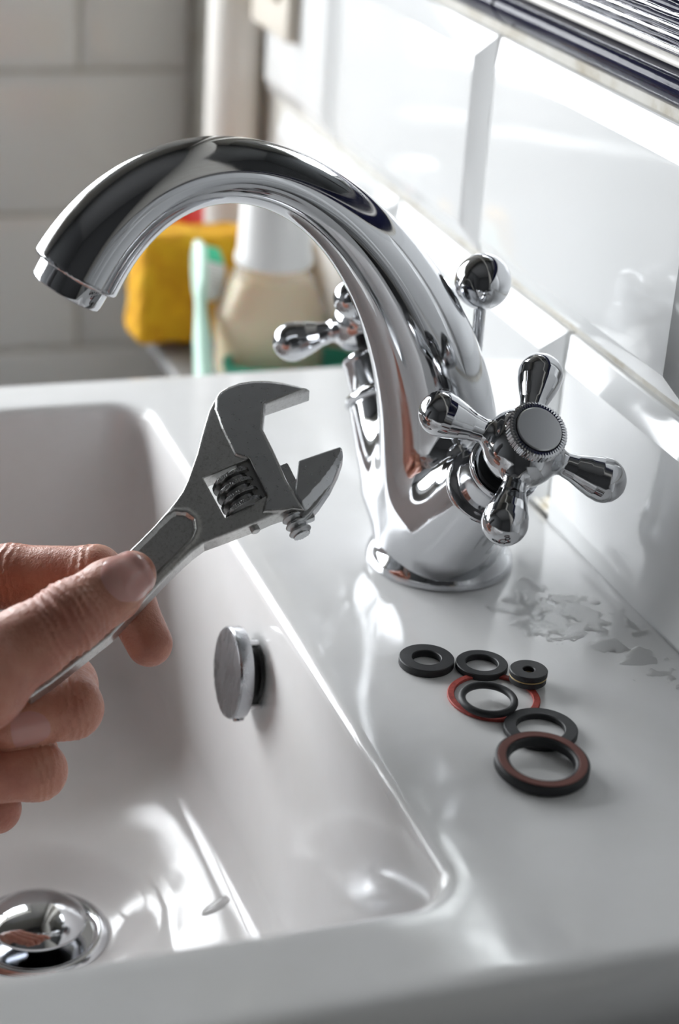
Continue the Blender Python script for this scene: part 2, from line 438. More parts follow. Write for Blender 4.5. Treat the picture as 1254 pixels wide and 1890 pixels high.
def reflection_rib(name, z0, hgt, prot, mt, wav, seed):
    """one moulded rib of the border, its edges a little uneven"""
    NS, NK = 200, 10; vs, fs = [], []
    for j in range(NS + 1):
        y = y0r + (y1r - y0r) * j / NS
        w1 = wav * (math.sin(y * 0.23 + seed) + 0.7 * math.sin(y * 0.61 + 2 * seed)); w2_ = wav * (math.sin(y * 0.31 + 3 * seed) + 0.6 * math.sin(y * 0.83 + seed))
        for k in range(NK + 1):
            t = -math.pi / 2 + math.pi * k / NK
            zz = z0 + hgt / 2 + (hgt / 2 + (w1 if k < NK / 2 else w2_)) * math.sin(t)
            vs.append((-0.6 - prot * max(0.0, math.cos(t)), y, zz))
        vs.append((-0.05, y, z0 + hgt)); vs.append((-0.05, y, z0))
    n = NK + 3
    for j in range(NS):
        for k in range(n): fs.append((j * n + k, (j + 1) * n + k, (j + 1) * n + (k + 1) % n, j * n + (k + 1) % n))
    me = mesh_of(name, vs, fs); sharp_by_angle(me, 60); link(name, me, M[mt], trim3)
zb = 0.0
for i, (hg, pr, mt, wv) in enumerate([(3.4, 2.6, 'batten', 0.0), (0.6, 0.5, 'navy', 0.08), (2.8, 2.0, 'ribbed', 0.0), (1.5, 1.3, 'navy', 0.16), (1.6, 1.0, 'ribbed', 0.1), (1.5, 1.0, 'navy', 0.12), (1.2, 0.7, 'ribbed', 0.05), (2.6, 2.2, 'navy', 0.12), (1.3, 0.8, 'ribbed', 0.08), (3.6, 2.6, 'navy', 0.15), (2.4, 1.5, 'ribbed', 0.0)]):  # navy and cream colours paint the stripes reflected in the mirror's lower edge
    reflection_rib('rib', zb, hg, pr, mt, wv, i * 1.7); zb += hg
zb += 178.7
mir = empty('wall_mirror', (XW, 42, zb + 0.5))
tag(mir, 'large wall mirror fixed above the ribbed navy border', 'mirror')
link('mirror_glass', box_mesh('mirror_glass', (-5, -310, 0), (-0.3, 310, 420), 1.0, 1), M['mirror'], mir)

# ------------------------------------------------------------------ basin
def rrect(x0, x1, y0, y1, r, z, kc=14, ks=16):
    pts = []
    for (cx, cy, a0, nx, ny) in ((x1 - r, y1 - r, 0, -1, 0), (x0 + r, y1 - r, 90, 0, -1), (x0 + r, y0 + r, 180, 1, 0), (x1 - r, y0 + r, 270, 0, 1)):
        for k in range(kc + 1):
            t = math.radians(a0 + 90 * k / kc)
            pts.append((cx + r * math.cos(t), cy + r * math.sin(t), z))
        L = (x1 - x0 - 2 * r) if nx else (y1 - y0 - 2 * r)
        last = pts[-1]
        for k in range(1, ks): pts.append((last[0] + nx * L * k / ks, last[1] + ny * L * k / ks, z))
    return pts
BX0, BX1, BY0, BY1 = -340.0, -70.0, -190.0, 167.0
OX0, OX1, OY0, OY1 = -385.0, 61.5, -233.0, 205.0
ZF = -112.0
DC = np.array([-149.5, -18.0])
rings = []
def oring(ins, z, r=26): return rrect(OX0 + ins, OX1 - min(ins, 0.0) - (0 if ins < 0 else min(ins, 40)), OY0 + ins, OY1 - ins, max(r - ins, 6) if ins < 0 else r, z)
for ins, z in ((95, -150), (60, -140), (28, -90), (8, -34)): rings.append(oring(ins, z))
RO = 13.0
for k in range(0, 9):
    t = math.radians(90 * k / 8); rings.append(oring(RO * (1 - math.cos(t)), -RO + RO * math.sin(t)))
rings.append(oring(RO + 3, 0.0))
def bring(o, z, r): return rrect(BX0 + o, BX1 - o, BY0 + o, BY1 - o, r, z)
RB = 4.0
rings.append(bring(-RB - 5, 0.0, 20))
for k in range(0, 8):
    t = math.radians(86 * k / 7); rings.append(bring(-RB + RB * math.sin(t), -RB + RB * math.cos(t), 17))
oA, zA = 6.0, -97.0
for k in range(1, 5):
    u = k / 4; rings.append(bring(oA * u, -RB + (zA + RB) * u, 17 + 9 * u))
RF = 13.0
for k in range(1, 13):
    t = math.radians(5 + 81 * k / 12)
    rings.append(bring(oA + RF * (1 - math.cos(t)) * 1.0, zA - RF * math.sin(t) * 1.0, 26 + 0.6 * k))
zl = rings[-1][0][2]
def blend(u, z):
    base = bring(oA + 13, 0, 34); out = []
    for p in base:
        d = np.array(p[:2]) - DC; L = np.linalg.norm(d); q = DC + d / L * 47.0
        e = np.array(p[:2]) * (1 - u) + q * u; out.append((e[0], e[1], z))
    return out
for u in (0.2, 0.5, 0.8, 1.0): rings.append(blend(u, zl - 7.0 * u))
def circ(r, z):
    out = []
    for p in bring(oA + 13, 0, 34):
        d = np.array(p[:2]) - DC; d /= np.linalg.norm(d); out.append((DC[0] + d[0] * r, DC[1] + d[1] * r, z))
    return out
zd = zl - 7.0
for r, dz in ((45, 0.15), (42.5, 0.7), (39, 2.2), (35, 4.6), (31, 6.6), (28, 7.6), (25.5, 8.0), (20, 8.2), (19, 9), (19, 40), (6, 42)): rings.append(circ(r, zd - dz))
ZD = zd - 8.0
nr = len(rings[0]); vs = [p for r in rings for p in r]; fs = []
for i in range(len(rings) - 1):
    for k in range(nr): fs.append((i * nr + k, i * nr + (k + 1) % nr, (i + 1) * nr + (k + 1) % nr, (i + 1) * nr + k))
fs.append(tuple(reversed(range(nr)))); fs.append(tuple(range((len(rings) - 1) * nr, len(rings) * nr)))
bas_me = mesh_of('washbasin', vs, fs); sharp_by_angle(bas_me, 50)
basin = link('washbasin', bas_me, M['ceramic'])
tag(basin, 'white glazed ceramic washbasin with rectangular bowl fixed to the tiled wall', 'washbasin')
# silicone bead between basin and wall
vs, fs = [], []
for j in range(61):
    y = OY0 + 8 + (OY1 - OY0 - 12) * j / 60
    w = 3.2 + 0.5 * math.sin(j * 1.3) + 0.3 * math.sin(j * 2.9)
    for k in range(6):
        t = math.radians(90 * k / 5)
        vs.append((XW - 3.0 - 0.9 * w * (1 - math.sin(t)) , y, 0.02 + w * (1 - math.cos(t))))
    vs.append((XW - 1, y, -6.0)); vs.append((XW - 4.0 - 0.9 * w, y, -0.6))
n = 8
for j in range(60):
    for k in range(n): fs.append((j * n + k, j * n + (k + 1) % n, (j + 1) * n + (k + 1) % n, (j + 1) * n + k))
struct('trim_4', mesh_of('silicone_bead', vs, fs), M['silicone'])

# pop-up waste
dr = empty('pop_up_waste', (DC[0], DC[1], ZD))
tag(dr, 'chrome pop-up waste with domed plug in the floor of the bowl', 'drain')
link('flange', lathe([(20.2, -9), (20.2, 0.8), (20.8, 1.6), (22, 2.0), (24, 1.7), (25.4, 0.6), (25.6, -0.4)], 72), M['chrome'], dr)
link('drain_well', lathe([(0, -8.5), (20.1, -8.5), (20.1, -0.5)], 48), M['dark'], dr)  # black lining paints the shade in the gap under the plug
link('plug', lathe([(4, -8), (4, 4), (13, 4.6), (16.4, 5.2), (17.4, 6.0), (17.3, 6.9), (15.8, 8.4), (12.6, 10.0), (8.5, 11.2), (4, 11.9), (0, 12.1)], 72), M['chrome'], dr)

# overflow cover on the bowl's right wall
oc = on_axis(421, 1245, 0, -82.0)
ov = empty('overflow_cover', (-73.2, oc[1], oc[2]))
tag(ov, 'round chrome overflow cover standing off the inner wall of the bowl', 'overflow')
tilt = math.radians(5)
ax = Vector((-math.cos(tilt), 0, math.sin(tilt))).normalized()
link('cover_disc', lathe([(0, 4.0), (14.5, 4.0), (15.9, 4.3), (16.1, 4.8), (16.1, 8.5), (15.7, 9.2), (14.9, 9.5), (0, 9.7)], 72, axis=tuple(ax), sharp=25), M['chrome_dull'], ov)
link('overflow_hole', lathe([(0, 0.25), (11.0, 0.25), (11.4, -0.6)], 48, axis=tuple(ax)), M['dark'], ov)  # black disc paints the shade of the opening behind the cover
link('pipe_stub', lathe([(8.4, -1), (8.4, 4.2)], 32, axis=tuple(ax)), M['dark'], ov)
for k in range(3):
    t = math.radians(100 + 120 * k)
    c = Vector((0, math.cos(t) * 12.6, math.sin(t) * 12.6))
    link('spacer_prong', lathe([(1.2, -0.8), (1.2, 4.3)], 14, axis_o=tuple(c), axis=tuple(ax)), M['chrome'], ov)
sc_dir = Vector((0, -0.45, -0.89)).normalized()
link('set_screw', lathe([(2.0, 15.4), (2.0, 16.6), (1.6, 17.0), (0, 17.0)], 20, axis_o=tuple(ax * 6.6), axis=tuple(sc_dir)), M['chrome'], ov)

# ------------------------------------------------------------------ tap
PSI = math.radians(4.43)
tap = empty('mixer_tap', (0, 0, 0), PSI)
tag(tap, 'chrome mixer tap with arched spout and two cross handles standing on the basin', 'tap')
sp_u = np.array([0, -0.5, -3.2, -7.0, -13, -25.5, -36.5, -51, -66.5, -85, -102, -115.5, -126.5, -134.5, -141.0])
sp_z = np.array([-6, 10, 40, 60, 80.5, 103.5, 118.5, 132.5, 141.5, 146.8, 145.2, 139, 129.2, 118.5, 106.5])
sp_r = np.array([24.2, 23.6, 21.6, 20.2, 18.5, 15.4, 13.1, 11.2, 10.3, 10.2, 11.2, 12.2, 13.2, 14.2, 15.0])
def spline(t, y):
    """natural cubic spline: value, first and second derivative"""
    n = len(t); h = np.diff(t); Mx = np.eye(n); rh = np.zeros(n)
    for i in range(1, n - 1):
        Mx[i, i - 1:i + 2] = h[i - 1], 2 * (h[i - 1] + h[i]), h[i]
        rh[i] = 6 * ((y[i + 1] - y[i]) / h[i] - (y[i] - y[i - 1]) / h[i - 1])
    m2 = np.linalg.solve(Mx, rh)
    def f(x):
        i = np.clip(np.searchsorted(t, x) - 1, 0, n - 2); d = x - t[i]; hh = h[i]
        c1 = (y[i + 1] - y[i]) / hh - hh * (2 * m2[i] + m2[i + 1]) / 6; c3 = (m2[i + 1] - m2[i]) / (6 * hh)
        return y[i] + d * (c1 + d * (m2[i] / 2 + d * c3)), c1 + d * (m2[i] + 3 * d * c3), m2[i] + 6 * d * c3
    return f
sp_t = np.concatenate([[0], np.cumsum(np.hypot(np.diff(sp_u), np.diff(sp_z)))])
def lsq_smooth(t, y, deg=9):
    """even out the measured points"""
    x = 2 * t / t[-1] - 1; c = np.polynomial.chebyshev.chebfit(x, y, deg)
    return np.polynomial.chebyshev.chebval(x, c)
fu, fz, fr = spline(sp_t, lsq_smooth(sp_t, sp_u)), spline(sp_t, lsq_smooth(sp_t, sp_z)), spline(sp_t, lsq_smooth(sp_t, sp_r, 8))
ts = np.linspace(0, sp_t[-1], 90); tu, tz = fu(ts)[0], fz(ts)[0]
LIP_C = np.array([-135.6, 0, 116.2]); LIP_N = np.array([-0.52, 0, -0.854])     # outlet plane
T48 = math.radians(48.6); VC = np.array([-6.7, 61.3, 69.8])
def valve_axis(sgn): return np.array([0, sgn * math.cos(T48), math.sin(T48)])
def tube(p):
    """distance to the swept spout: nearest point on its centre line, refined by Newton steps"""
    q = p[:, [0, 2]]; bi = np.zeros(len(p), int); bd = np.full(len(p), 1e12)
    for i in range(len(ts)):
        d = (q[:, 0] - tu[i]) ** 2 + (q[:, 1] - tz[i]) ** 2
        w = d < bd; bd = np.where(w, d, bd); bi[w] = i
    t = ts[bi]; dt = ts[1]
    for _ in range(3):
        u, u1, u2 = fu(t); z, z1, z2_ = fz(t)
        ex, ez = u - q[:, 0], z - q[:, 1]
        g = ex * u1 + ez * z1; h = np.maximum(u1 * u1 + z1 * z1 + ex * u2 + ez * z2_, 0.15)
        t = np.clip(t - np.clip(g / h, -dt, dt), 0, ts[-1])
    u = fu(t)[0]; z = fz(t)[0]
    return np.sqrt((u - q[:, 0]) ** 2 + (z - q[:, 1]) ** 2 + p[:, 1] ** 2) - fr(t)[0]
def cone(p, o, a, s0, s1, r0, r1):
    v = p - o; s = v @ a; rr = np.linalg.norm(v - s[:, None] * a, axis=1)
    r = r0 + (r1 - r0) * np.clip((s - s0) / (s1 - s0), 0, 1)
    return np.maximum(rr - r, np.maximum(s0 - s, s - s1))
def tap_body(p):
    d = tube(p)
    for sg in (-1, 1):
        a = valve_axis(sg); o = np.array([VC[0], sg * VC[1], VC[2]])
        k = capsule(p, o - 62 * a, o - 30 * a, 15.5, 13.2)
        d = smin(d, smax(k, (p - o) @ a + 31.0, 1.2), 13.0)
    d = smax(d, np.minimum((p - LIP_C) @ LIP_N, -100.0 - p[:, 0]), 1.5)
    d = np.maximum(d, 4.0 - p[:, 2])
    return d
link('spout_body', surface(tap_body, (-160, -60, 2), (34, 60, 166), 1.0, 'spout_body'), M['chrome'], tap)
link('base_flange', lathe([(18, 0.5), (26.0, 0.0), (26.6, 0.7), (26.5, 2.2), (25.9, 4.2), (24.9, 6.2), (24.2, 7.6), (24.0, 8.9), (23.6, 9.8), (22.0, 10.2), (18, 10.2)], 96), M['chrome'], tap)
aer = link('aerator', lathe([(9.5, 0.6), (9.5, 5.6), (10.8, 6.4), (11.5, 6.0), (11.8, 5.0), (11.8, 0.3), (12.0, -1.5)], 72, axis_o=tuple(LIP_C), axis=tuple(LIP_N)), M['chrome'], tap)
link('aerator_mesh', lathe([(0, 3.2), (9.6, 3.2)], 40, axis_o=tuple(LIP_C), axis=tuple(LIP_N)), M['dark'], aer)
# cross handles
ARM_S = np.array([0, 8, 11, 14, 18, 22, 25.5, 28.4]); ARM_R = np.array([5.4, 5.0, 4.2, 3.9, 4.6, 6.0, 7.0, 7.4])
def handle_sdf(p):
    """axis = +z, hub at the origin"""
    rr = np.linalg.norm(p[:, :2], axis=1)
    hub = np.sqrt((rr / 13.0) ** 2 + ((p[:, 2] + 0.5) / 12.0) ** 2)
    hub = (hub - 1) * 12.0
    hub = smax(hub, p[:, 2] - 9.4, 0.8)
    hub = smax(hub, -p[:, 2] - 9.5, 0.8)
    d = hub
    for k in range(4):
        t = math.pi / 2 * k; a = np.array([math.cos(t), math.sin(t), 0.0])
        s = p @ a; e = np.linalg.norm(p - np.clip(s, 0, 28.4)[:, None] * a, axis=1)
        d = smin(d, e - np.interp(s, ARM_S, ARM_R), 2.2)
    # hollow underside
    d = smax(d, -np.maximum(rr - 10.2, p[:, 2] + 6.0), 0.6)
    return d
h_me = surface(handle_sdf, (-38, -38, -12), (38, 38, 12), 0.6, 'cross_handle')
def gear(name, r0, r1, s0, s1, n):
    prof = [(r1 - 0.8, s0), (r1, s0 + 0.3), (r1, s1 - 0.4), (r1 - 0.6, s1), (r0, s1)]
    vs, fs = [], []; seg = n * 4
    for (r, s) in prof:
        for k in range(seg):
            t = 2 * math.pi * k / seg
            q = r + (0.28 if (k % 4) in (0, 1) and r > r1 - 0.5 else 0)
            vs.append((q * math.cos(t), q * math.sin(t), s))
    for i in range(len(prof) - 1):
        for k in range(seg): fs.append((i * seg + k, i * seg + (k + 1) % seg, (i + 1) * seg + (k + 1) % seg, (i + 1) * seg + k))
    me = mesh_of(name, vs, fs); sharp_by_angle(me, 30); return me
cap_ring = gear('cap_ring', 7.9, 9.6, 8.8, 12.6, 56)
cap_gap_shade = lathe([(0, 12.0), (8.1, 12.0)], 48)  # dark sheet paints the shade between cap ring and face
cap_face = lathe([(7.55, 11.5), (7.55, 12.9), (7.2, 13.25), (0, 13.3)], 56, sharp=30)
collar = lathe([(9.0, -31.5), (13.6, -31.5), (14.5, -30.6), (14.6, -29.4), (13.9, -28.2), (12.4, -27.6), (11.7, -26.8), (11.6, -17.2), (12.0, -16.2), (12.3, -15.0), (12.0, -13.9), (10.9, -13.6), (9.6, -14.0), (9.4, -17)], 72, sharp=40)
stem = lathe([(5.2, -18), (5.2, -4)], 24)
well = lathe([(0, -16), (9.5, -16)], 40)  # dark disc paints the shade down inside the collar
for sg, phi in ((-1, -30.6), (1, -30.0)):
    a = Vector(valve_axis(sg)); e1 = Vector((0, 0, 1)).cross(a).normalized(); e2 = a.cross(e1)
    f1 = e1 * math.cos(math.radians(phi)) + e2 * math.sin(math.radians(phi)); f2 = a.cross(f1)
    mw = Matrix.Identity(4)
    for i in range(3): mw[i][0] = f1[i]; mw[i][1] = f2[i]; mw[i][2] = a[i]; mw[i][3] = (VC[0], sg * VC[1], VC[2])[i] * S
    hd = link('cross_handle', h_me, M['chrome'], tap); hd.matrix_local = mw
    for nm, me, mt in (('cap_ring', cap_ring, 'chrome'), ('cap_gap', cap_gap_shade, 'dark'), ('cap_face', cap_face, 'satin')):
        link(nm, me, M[mt], hd)
    co = link('valve_collar', collar, M['chrome'], tap); co.matrix_local = mw
    link('valve_stem', stem, M['dark'], co); link('collar_well', well, M['dark'], co)
# lift rod of the pop-up waste, behind the spout
rod = link('lift_rod', lathe([(2.1, 46), (2.1, 97)], 20, axis_o=(8.6, 3, 0)), M['chrome'], tap)
kb = [(9.7 * math.cos(math.radians(t)), 103 + 9.7 * math.sin(math.radians(t))) for t in range(-68, 90, 6)] + [(0, 112.7)]
link('lift_knob', lathe([(3.0, 94.0)] + kb, 56, axis_o=(8.6, 3, 0), sharp=30), M['chrome'], rod)

# ------------------------------------------------------------------ adjustable wrench
WO = at(480, 830, 600.0)
vdir = -ray(480, 830); vdir /= np.linalg.norm(vdir)
up = -CR[1]; up = up - (up @ vdir) * vdir; up /= np.linalg.norm(up)
WN = vdir * math.cos(math.radians(26)) + up * math.sin(math.radians(26))       # face normal
def wpt(px, py):
    d = ray(px, py); return CP + d * ((WO - CP) @ WN) / (d @ WN)
WE1 = wpt(560, 790) - wpt(110, 1220); WE1 /= np.linalg.norm(WE1)                 # along the handle, towards the jaws
WE2 = np.cross(WN, WE1)
def w2(px, py):
    v = wpt(px, py) - WO; return (v @ WE1, v @ WE2)
def z2(zx, zy): return w2(200 + zx / 2.726, 680 + zy / 2.726)
outline = [z2(*q) for q in [(1019, 101), (960, 84), (880, 66), (800, 57), (730, 58), (660, 68), (600, 90), (560, 115), (530, 155), (505, 205), (485, 270), (465, 340), (445, 420), (420, 490), (395, 560), (370, 612), (335, 662), (290, 715), (230, 785), (160, 855), (100, 912)]]
outline += [w2(*q) for q in [(165, 1083), (80, 1160), (38, 1196), (15, 1228), (22, 1268), (52, 1286), (94, 1258), (205, 1170)]]
outline += [z2(*q) for q in [(280, 1052), (350, 982), (420, 917), (480, 872), (560, 842), (650, 807), (740, 772), (820, 736), (880, 716), (930, 706), (990, 712), (975, 688), (940, 622), (900, 560), (855, 455), (828, 398), (779, 303), (790, 180)]]
worm_win = [z2(*q) for q in [(478, 546), (708, 449), (795, 634), (587, 746)]]
ground = [z2(*q) for q in [(1030, 85), (800, 40), (600, 70), (545, 130), (540, 200), (575, 300), (640, 432), (700, 452), (800, 640), (780, 720), (860, 716), (1000, 720), (985, 690), (900, 555), (785, 303), (800, 180)]]
pocket = [z2(*q) for q in [(300, 745), (340, 722), (390, 725), (428, 752), (436, 800), (415, 850), (260, 1005)]] + [w2(*q) for q in [(172, 1168), (80, 1246), (52, 1260), (38, 1245), (48, 1218), (108, 1155)]] + [z2(*q) for q in [(165, 880)]]
jaw_poly = [z2(*q) for q in [(958, 462), (1165, 391), (1178, 400), (1183, 432), (1160, 500), (1120, 580), (1062, 665), (1012, 722), (985, 745), (965, 715), (940, 640)]]
jaw_face = [z2(*q) for q in [(955, 458), (1172, 385), (1170, 415), (1130, 485), (1080, 552), (1000, 642), (975, 668), (938, 612)]]
def poly_sdf(poly):
    P_ = np.array(poly); Q = np.roll(P_, -1, 0)
    def f(x, y):
        d = np.full(x.shape, 1e9); ins = np.zeros(x.shape, bool)
        for (ax_, ay), (bx, by) in zip(P_, Q):
            ex, ey = bx - ax_, by - ay
            t = np.clip(((x - ax_) * ex + (y - ay) * ey) / (ex * ex + ey * ey), 0, 1)
            d = np.minimum(d, np.hypot(x - ax_ - t * ex, y - ay - t * ey))
            c = (ay > y) != (by > y)
            if abs(by - ay) > 1e-9: ins ^= c & (x < ex * (y - ay) / ey + ax_)
        return np.where(ins, -d, d)
    return f
s_out, s_win, s_gr, s_po, s_jaw, s_jf = [poly_sdf(q) for q in (outline, worm_win, ground, pocket, jaw_poly, jaw_face)]
hx = np.array([w2(300, 1010)[0], w2(480, 900)[0]])
def wrench_body(p):
    x, y, z = p[:, 0], p[:, 1], p[:, 2]
    d2 = s_out(x, y)
    top = np.interp(x, [hx[0] - 10, hx[0] + 25], [-1.3, -0.7])     # handle a little thinner than the head
    top = np.where(True, top, top)
    gr = np.clip(-s_gr(x, y) / 0.6 + 0.5, 0, 1)                      # ground face stands proud
    top = top + gr * 0.7
    po_ = s_po(x, y)
    top = top - 0.9 * np.clip(-po_ / 1.0 + 0.5, 0, 1) + 0.35 * np.exp(-((po_ - 0.9) / 0.9) ** 2)
    bot = -9.4 + np.interp(x, [hx[0] - 10, hx[0] + 25], [1.4, 0.3])
    d = smax(d2, smax(z - top, bot - z, 0.1), 1.1)
    d = smax(d, -s_win(x, y), 0.5)
    # slot for the sliding jaw, along the lower right edge of the head
    return d
allp = np.array(outline)
def wlink(name, me, mt, parent=None):
    o = link(name, me, mt, parent); return o
wr = empty('adjustable_wrench'); 
mw = Matrix.Identity(4)
for i in range(3): mw[i][0] = WE1[i]; mw[i][1] = WE2[i]; mw[i][2] = WN[i]; mw[i][3] = WO[i] * S
wr.matrix_world = mw
tag(wr, 'steel adjustable wrench held open-jawed in the hand above the bowl', 'wrench')
link('wrench_body', surface(wrench_body, (*(allp.min(0) - 2), -11.5), (*(allp.max(0) + 2), 2), 0.42, 'wrench_body', normals=True), M['cast'], wr)
# ground face panel: thin plate that carries the polished finish
def ground_plate(p):
    x, y, z = p[:, 0], p[:, 1], p[:, 2]
    d2 = np.maximum(s_out(x, y) + 0.9, np.maximum(s_gr(x, y) + 0.5, 0.5 - s_win(x, y)))
    return smax(d2, np.abs(z + 0.25) - 0.33, 0.15)
link('ground_face', surface(ground_plate, (*(allp.min(0) - 2), -1.2), (*(allp.max(0) + 2), 0.8), 0.3, 'ground_face'), M['steel'], wr)
jp = np.array(jaw_poly)
rk0 = np.array(z2(905, 830)); rk1 = np.array(z2(960, 740))
rdir = np.array(w2(447, 860)) - np.array(w2(520, 1010)); rdir /= np.linalg.norm(rdir)   # sliding direction
# sliding direction follows the slanted edge of the head
sA = np.array(z2(779, 303)); sB = np.array(z2(975, 690)); sd = (sB - sA) / np.linalg.norm(sB - sA); sn = np.array([-sd[1], sd[0]])
if (np.array(jaw_poly).mean(0) - sB) @ sn < 0: sn = -sn
def jaw_sdf(p):
    x, y, z = p[:, 0], p[:, 1], p[:, 2]
    zt = np.where(True, 0.0, 0.0) - 1.8 * np.clip(s_jf(x, y) / 2.2, 0, 1.2)
    d = smax(s_jaw(x, y), smax(z - zt, -9.0 - z, 0.1), 0.7)
    # rack: a round bar with teeth sliding in the head
    u = (x - sB[0]) * sd[0] + (y - sB[1]) * sd[1]; v = (x - sB[0]) * sn[0] + (y - sB[1]) * sn[1]
    bar = np.hypot(v + 3.2, z + 5.2) - (3.3 + 0.5 * np.sin(u * 2 * math.pi / 2.6))
    bar = np.maximum(bar, np.maximum(u - 7.5, -6.0 - u))
    neck = np.maximum(np.abs(z + 4.8) - 1.6, np.maximum(np.abs(v + 0.2) - 3.0, np.maximum(u - 4, -17.0 - u)))
    web = np.maximum(np.abs(z + 4.8) - 2.2, np.maximum(-1.0 - v, np.maximum(v - 4.0, np.maximum(u - 1, -9.5 - u))))
    return smin(smin(d, bar, 0.6), smin(neck, web, 0.5), 0.5)
link('sliding_jaw', surface(jaw_sdf, (*(np.minimum(jp.min(0), sB - 20) - 3), -11.5), (*(np.maximum(jp.max(0), sB + 12) + 3), 2), 0.36, 'sliding_jaw'), M['steel'], wr)
wc0 = np.array(z2(612, 525)); wc1 = np.array(z2(690, 688))
wdir = (wc1 - wc0) / np.linalg.norm(wc1 - wc0); wl = np.linalg.norm(wc1 - wc0)
wnv = np.array([-wdir[1], wdir[0]])
def worm_sdf(p):
    x, y, z = p[:, 0] - wc0[0], p[:, 1] - wc0[1], p[:, 2] + 4.4
    u = x * wdir[0] + y * wdir[1]; v = x * wnv[0] + y * wnv[1]
    th = np.arctan2(z, v); rr = np.hypot(v, z)
    ph = u / 3.6 * 2 * math.pi - th
    prof_ = 4.9 + 1.75 * np.clip(0.5 + 0.95 * np.cos(ph), 0, 1)
    prof_ = prof_ + 0.10 * np.sign(np.sin(th * 60)) * (prof_ > 6.5)
    return np.maximum((rr - prof_) * 0.6, np.maximum(-u - 0.5, u - wl - 0.8))
wlo = np.minimum(wc0, wc1) - 8; whi = np.maximum(wc0, wc1) + 8
link('worm_screw', surface(worm_sdf, (*wlo, -11.5), (*whi, 2.5), 0.3, 'worm_screw'), M['worm'], wr)
wb = np.array(z2(695, 455)); we = np.array(z2(785, 640)); wdx = (we - wb) / np.linalg.norm(we - wb); wnx = np.array([-wdx[1], wdx[0]])
if (np.array(worm_win).mean(0) - wb) @ wnx < 0: wnx = -wnx
def rack_sdf(p):
    x, y = p[:, 0] - wb[0], p[:, 1] - wb[1]; u = x * wdx[0] + y * wdx[1]; v = x * wnx[0] + y * wnx[1]
    d = np.maximum(v - 2.6 - 0.7 * np.clip(1.5 * np.sin(u / 2.6 * 2 * math.pi), -1, 1), -1.5 - v)
    return np.maximum(d * 0.7, np.maximum(np.abs(p[:, 2] + 4.9) - 2.6, np.maximum(-0.6 - u, u - np.linalg.norm(we - wb) - 0.3)))
link('rack_teeth', surface(rack_sdf, (*(np.minimum(wb, we) - 6), -9), (*(np.maximum(wb, we) + 6), -1), 0.35, 'rack_teeth'), M['worm'], wr)
link('worm_pin', lathe([(1.5, -1.2), (1.5, 0.6), (1.2, 0.8), (0, 0.8)], 20, axis_o=(z2(740, 785)[0], z2(740, 785)[1], -4.4), axis=(sd[0], sd[1], 0)), M['cast'], wr)

# ------------------------------------------------------------------ hand
def wd(px, py): return float((wpt(px, py) - CP) @ CR[2])      # camera depth of the wrench face at a pixel
def hp(px, py, dd, ref=None):
    """a joint: pixel and how far in front (-) / behind (+) of the wrench face (mm of depth)"""
    r = ref or (px, py)
    return at(px, py, wd(*r) + dd)
J = {
 't_tip': (hp(243, 1062, -9), 7.6), 't_nail': (hp(205, 1090, -11), 9.6), 't_ip': (hp(128, 1140, -14), 10.6), 't_pp': (hp(50, 1190, -14, (60, 1190)), 11.2), 't_mcp': (hp(-50, 1250, -17, (0, 1230)), 15.0), 't_cmc': (hp(-220, 1330, 10, (0, 1300)), 19.0),
 'i_mcp': (hp(-190, 1105, 42, (0, 1100)), 12.5), 'i_pip': (hp(20, 1062, 24, (60, 1080)), 9.8), 'i_dip': (hp(176, 1058, 15, (190, 1060)), 8.6), 'i_mid': (hp(240, 1115, 17), 8.0), 'i_tip': (hp(276, 1188, 17), 7.3),
 'm_mcp': (hp(-200, 1230, 52, (0, 1200)), 12.5), 'm_pip': (hp(122, 1264, 33, (130, 1240)), 9.6), 'm_dip': (hp(133, 1307, 15, (130, 1240)), 9.4), 'm_tip': (hp(12, 1338, 9, (60, 1240)), 8.2),
 'r_mcp': (hp(-220, 1350, 58, (0, 1250)), 12.0), 'r_pip': (hp(50, 1392, 32, (80, 1250)), 9.2), 'r_dip': (hp(68, 1423, 14, (80, 1250)), 9.0), 'r_tip': (hp(-50, 1440, 4, (40, 1250)), 7.8),
 'p_mcp': (hp(-240, 1460, 58, (0, 1250)), 11.0), 'p_pip': (hp(-20, 1485, 34, (60, 1250)), 7.8), 'p_dip': (hp(-8, 1492, 18, (60, 1250)), 7.4), 'p_tip': (hp(-95, 1505, 8, (20, 1250)), 6.6),
 'wrist_a': (hp(-420, 1290, 40, (0, 1250)), 21.0), 'wrist_b': (hp(-430, 1390, 46, (0, 1250)), 19.0),
}
ELB = J['wrist_a'][0] + np.array([-190.0, -70.0, 200.0])
def jc(p, a, b): return capsule(p, J[a][0], J[b][0], J[a][1], J[b][1])
rng = np.random.RandomState(3)
def wrinkle(p, a, b, centre, width, lam, amp, jit=0.0):
    """folds running across the bone a-b near `centre` (fraction)"""
    A_, B_ = J[a][0], J[b][0]; L = np.linalg.norm(B_ - A_); ax_ = (B_ - A_) / L
    s = (p - A_) @ ax_
    w = np.exp(-((s - centre * L) / width) ** 2)
    ph = s / lam * 2 * math.pi + 0.9 * np.sin(p[:, 2] * 0.55 + s * 0.3) + 0.8 * np.sin(p[:, 0] * 0.7 + p[:, 1] * 0.5)
    return amp * w * (np.abs(np.sin(ph * 0.5)) - 0.6)
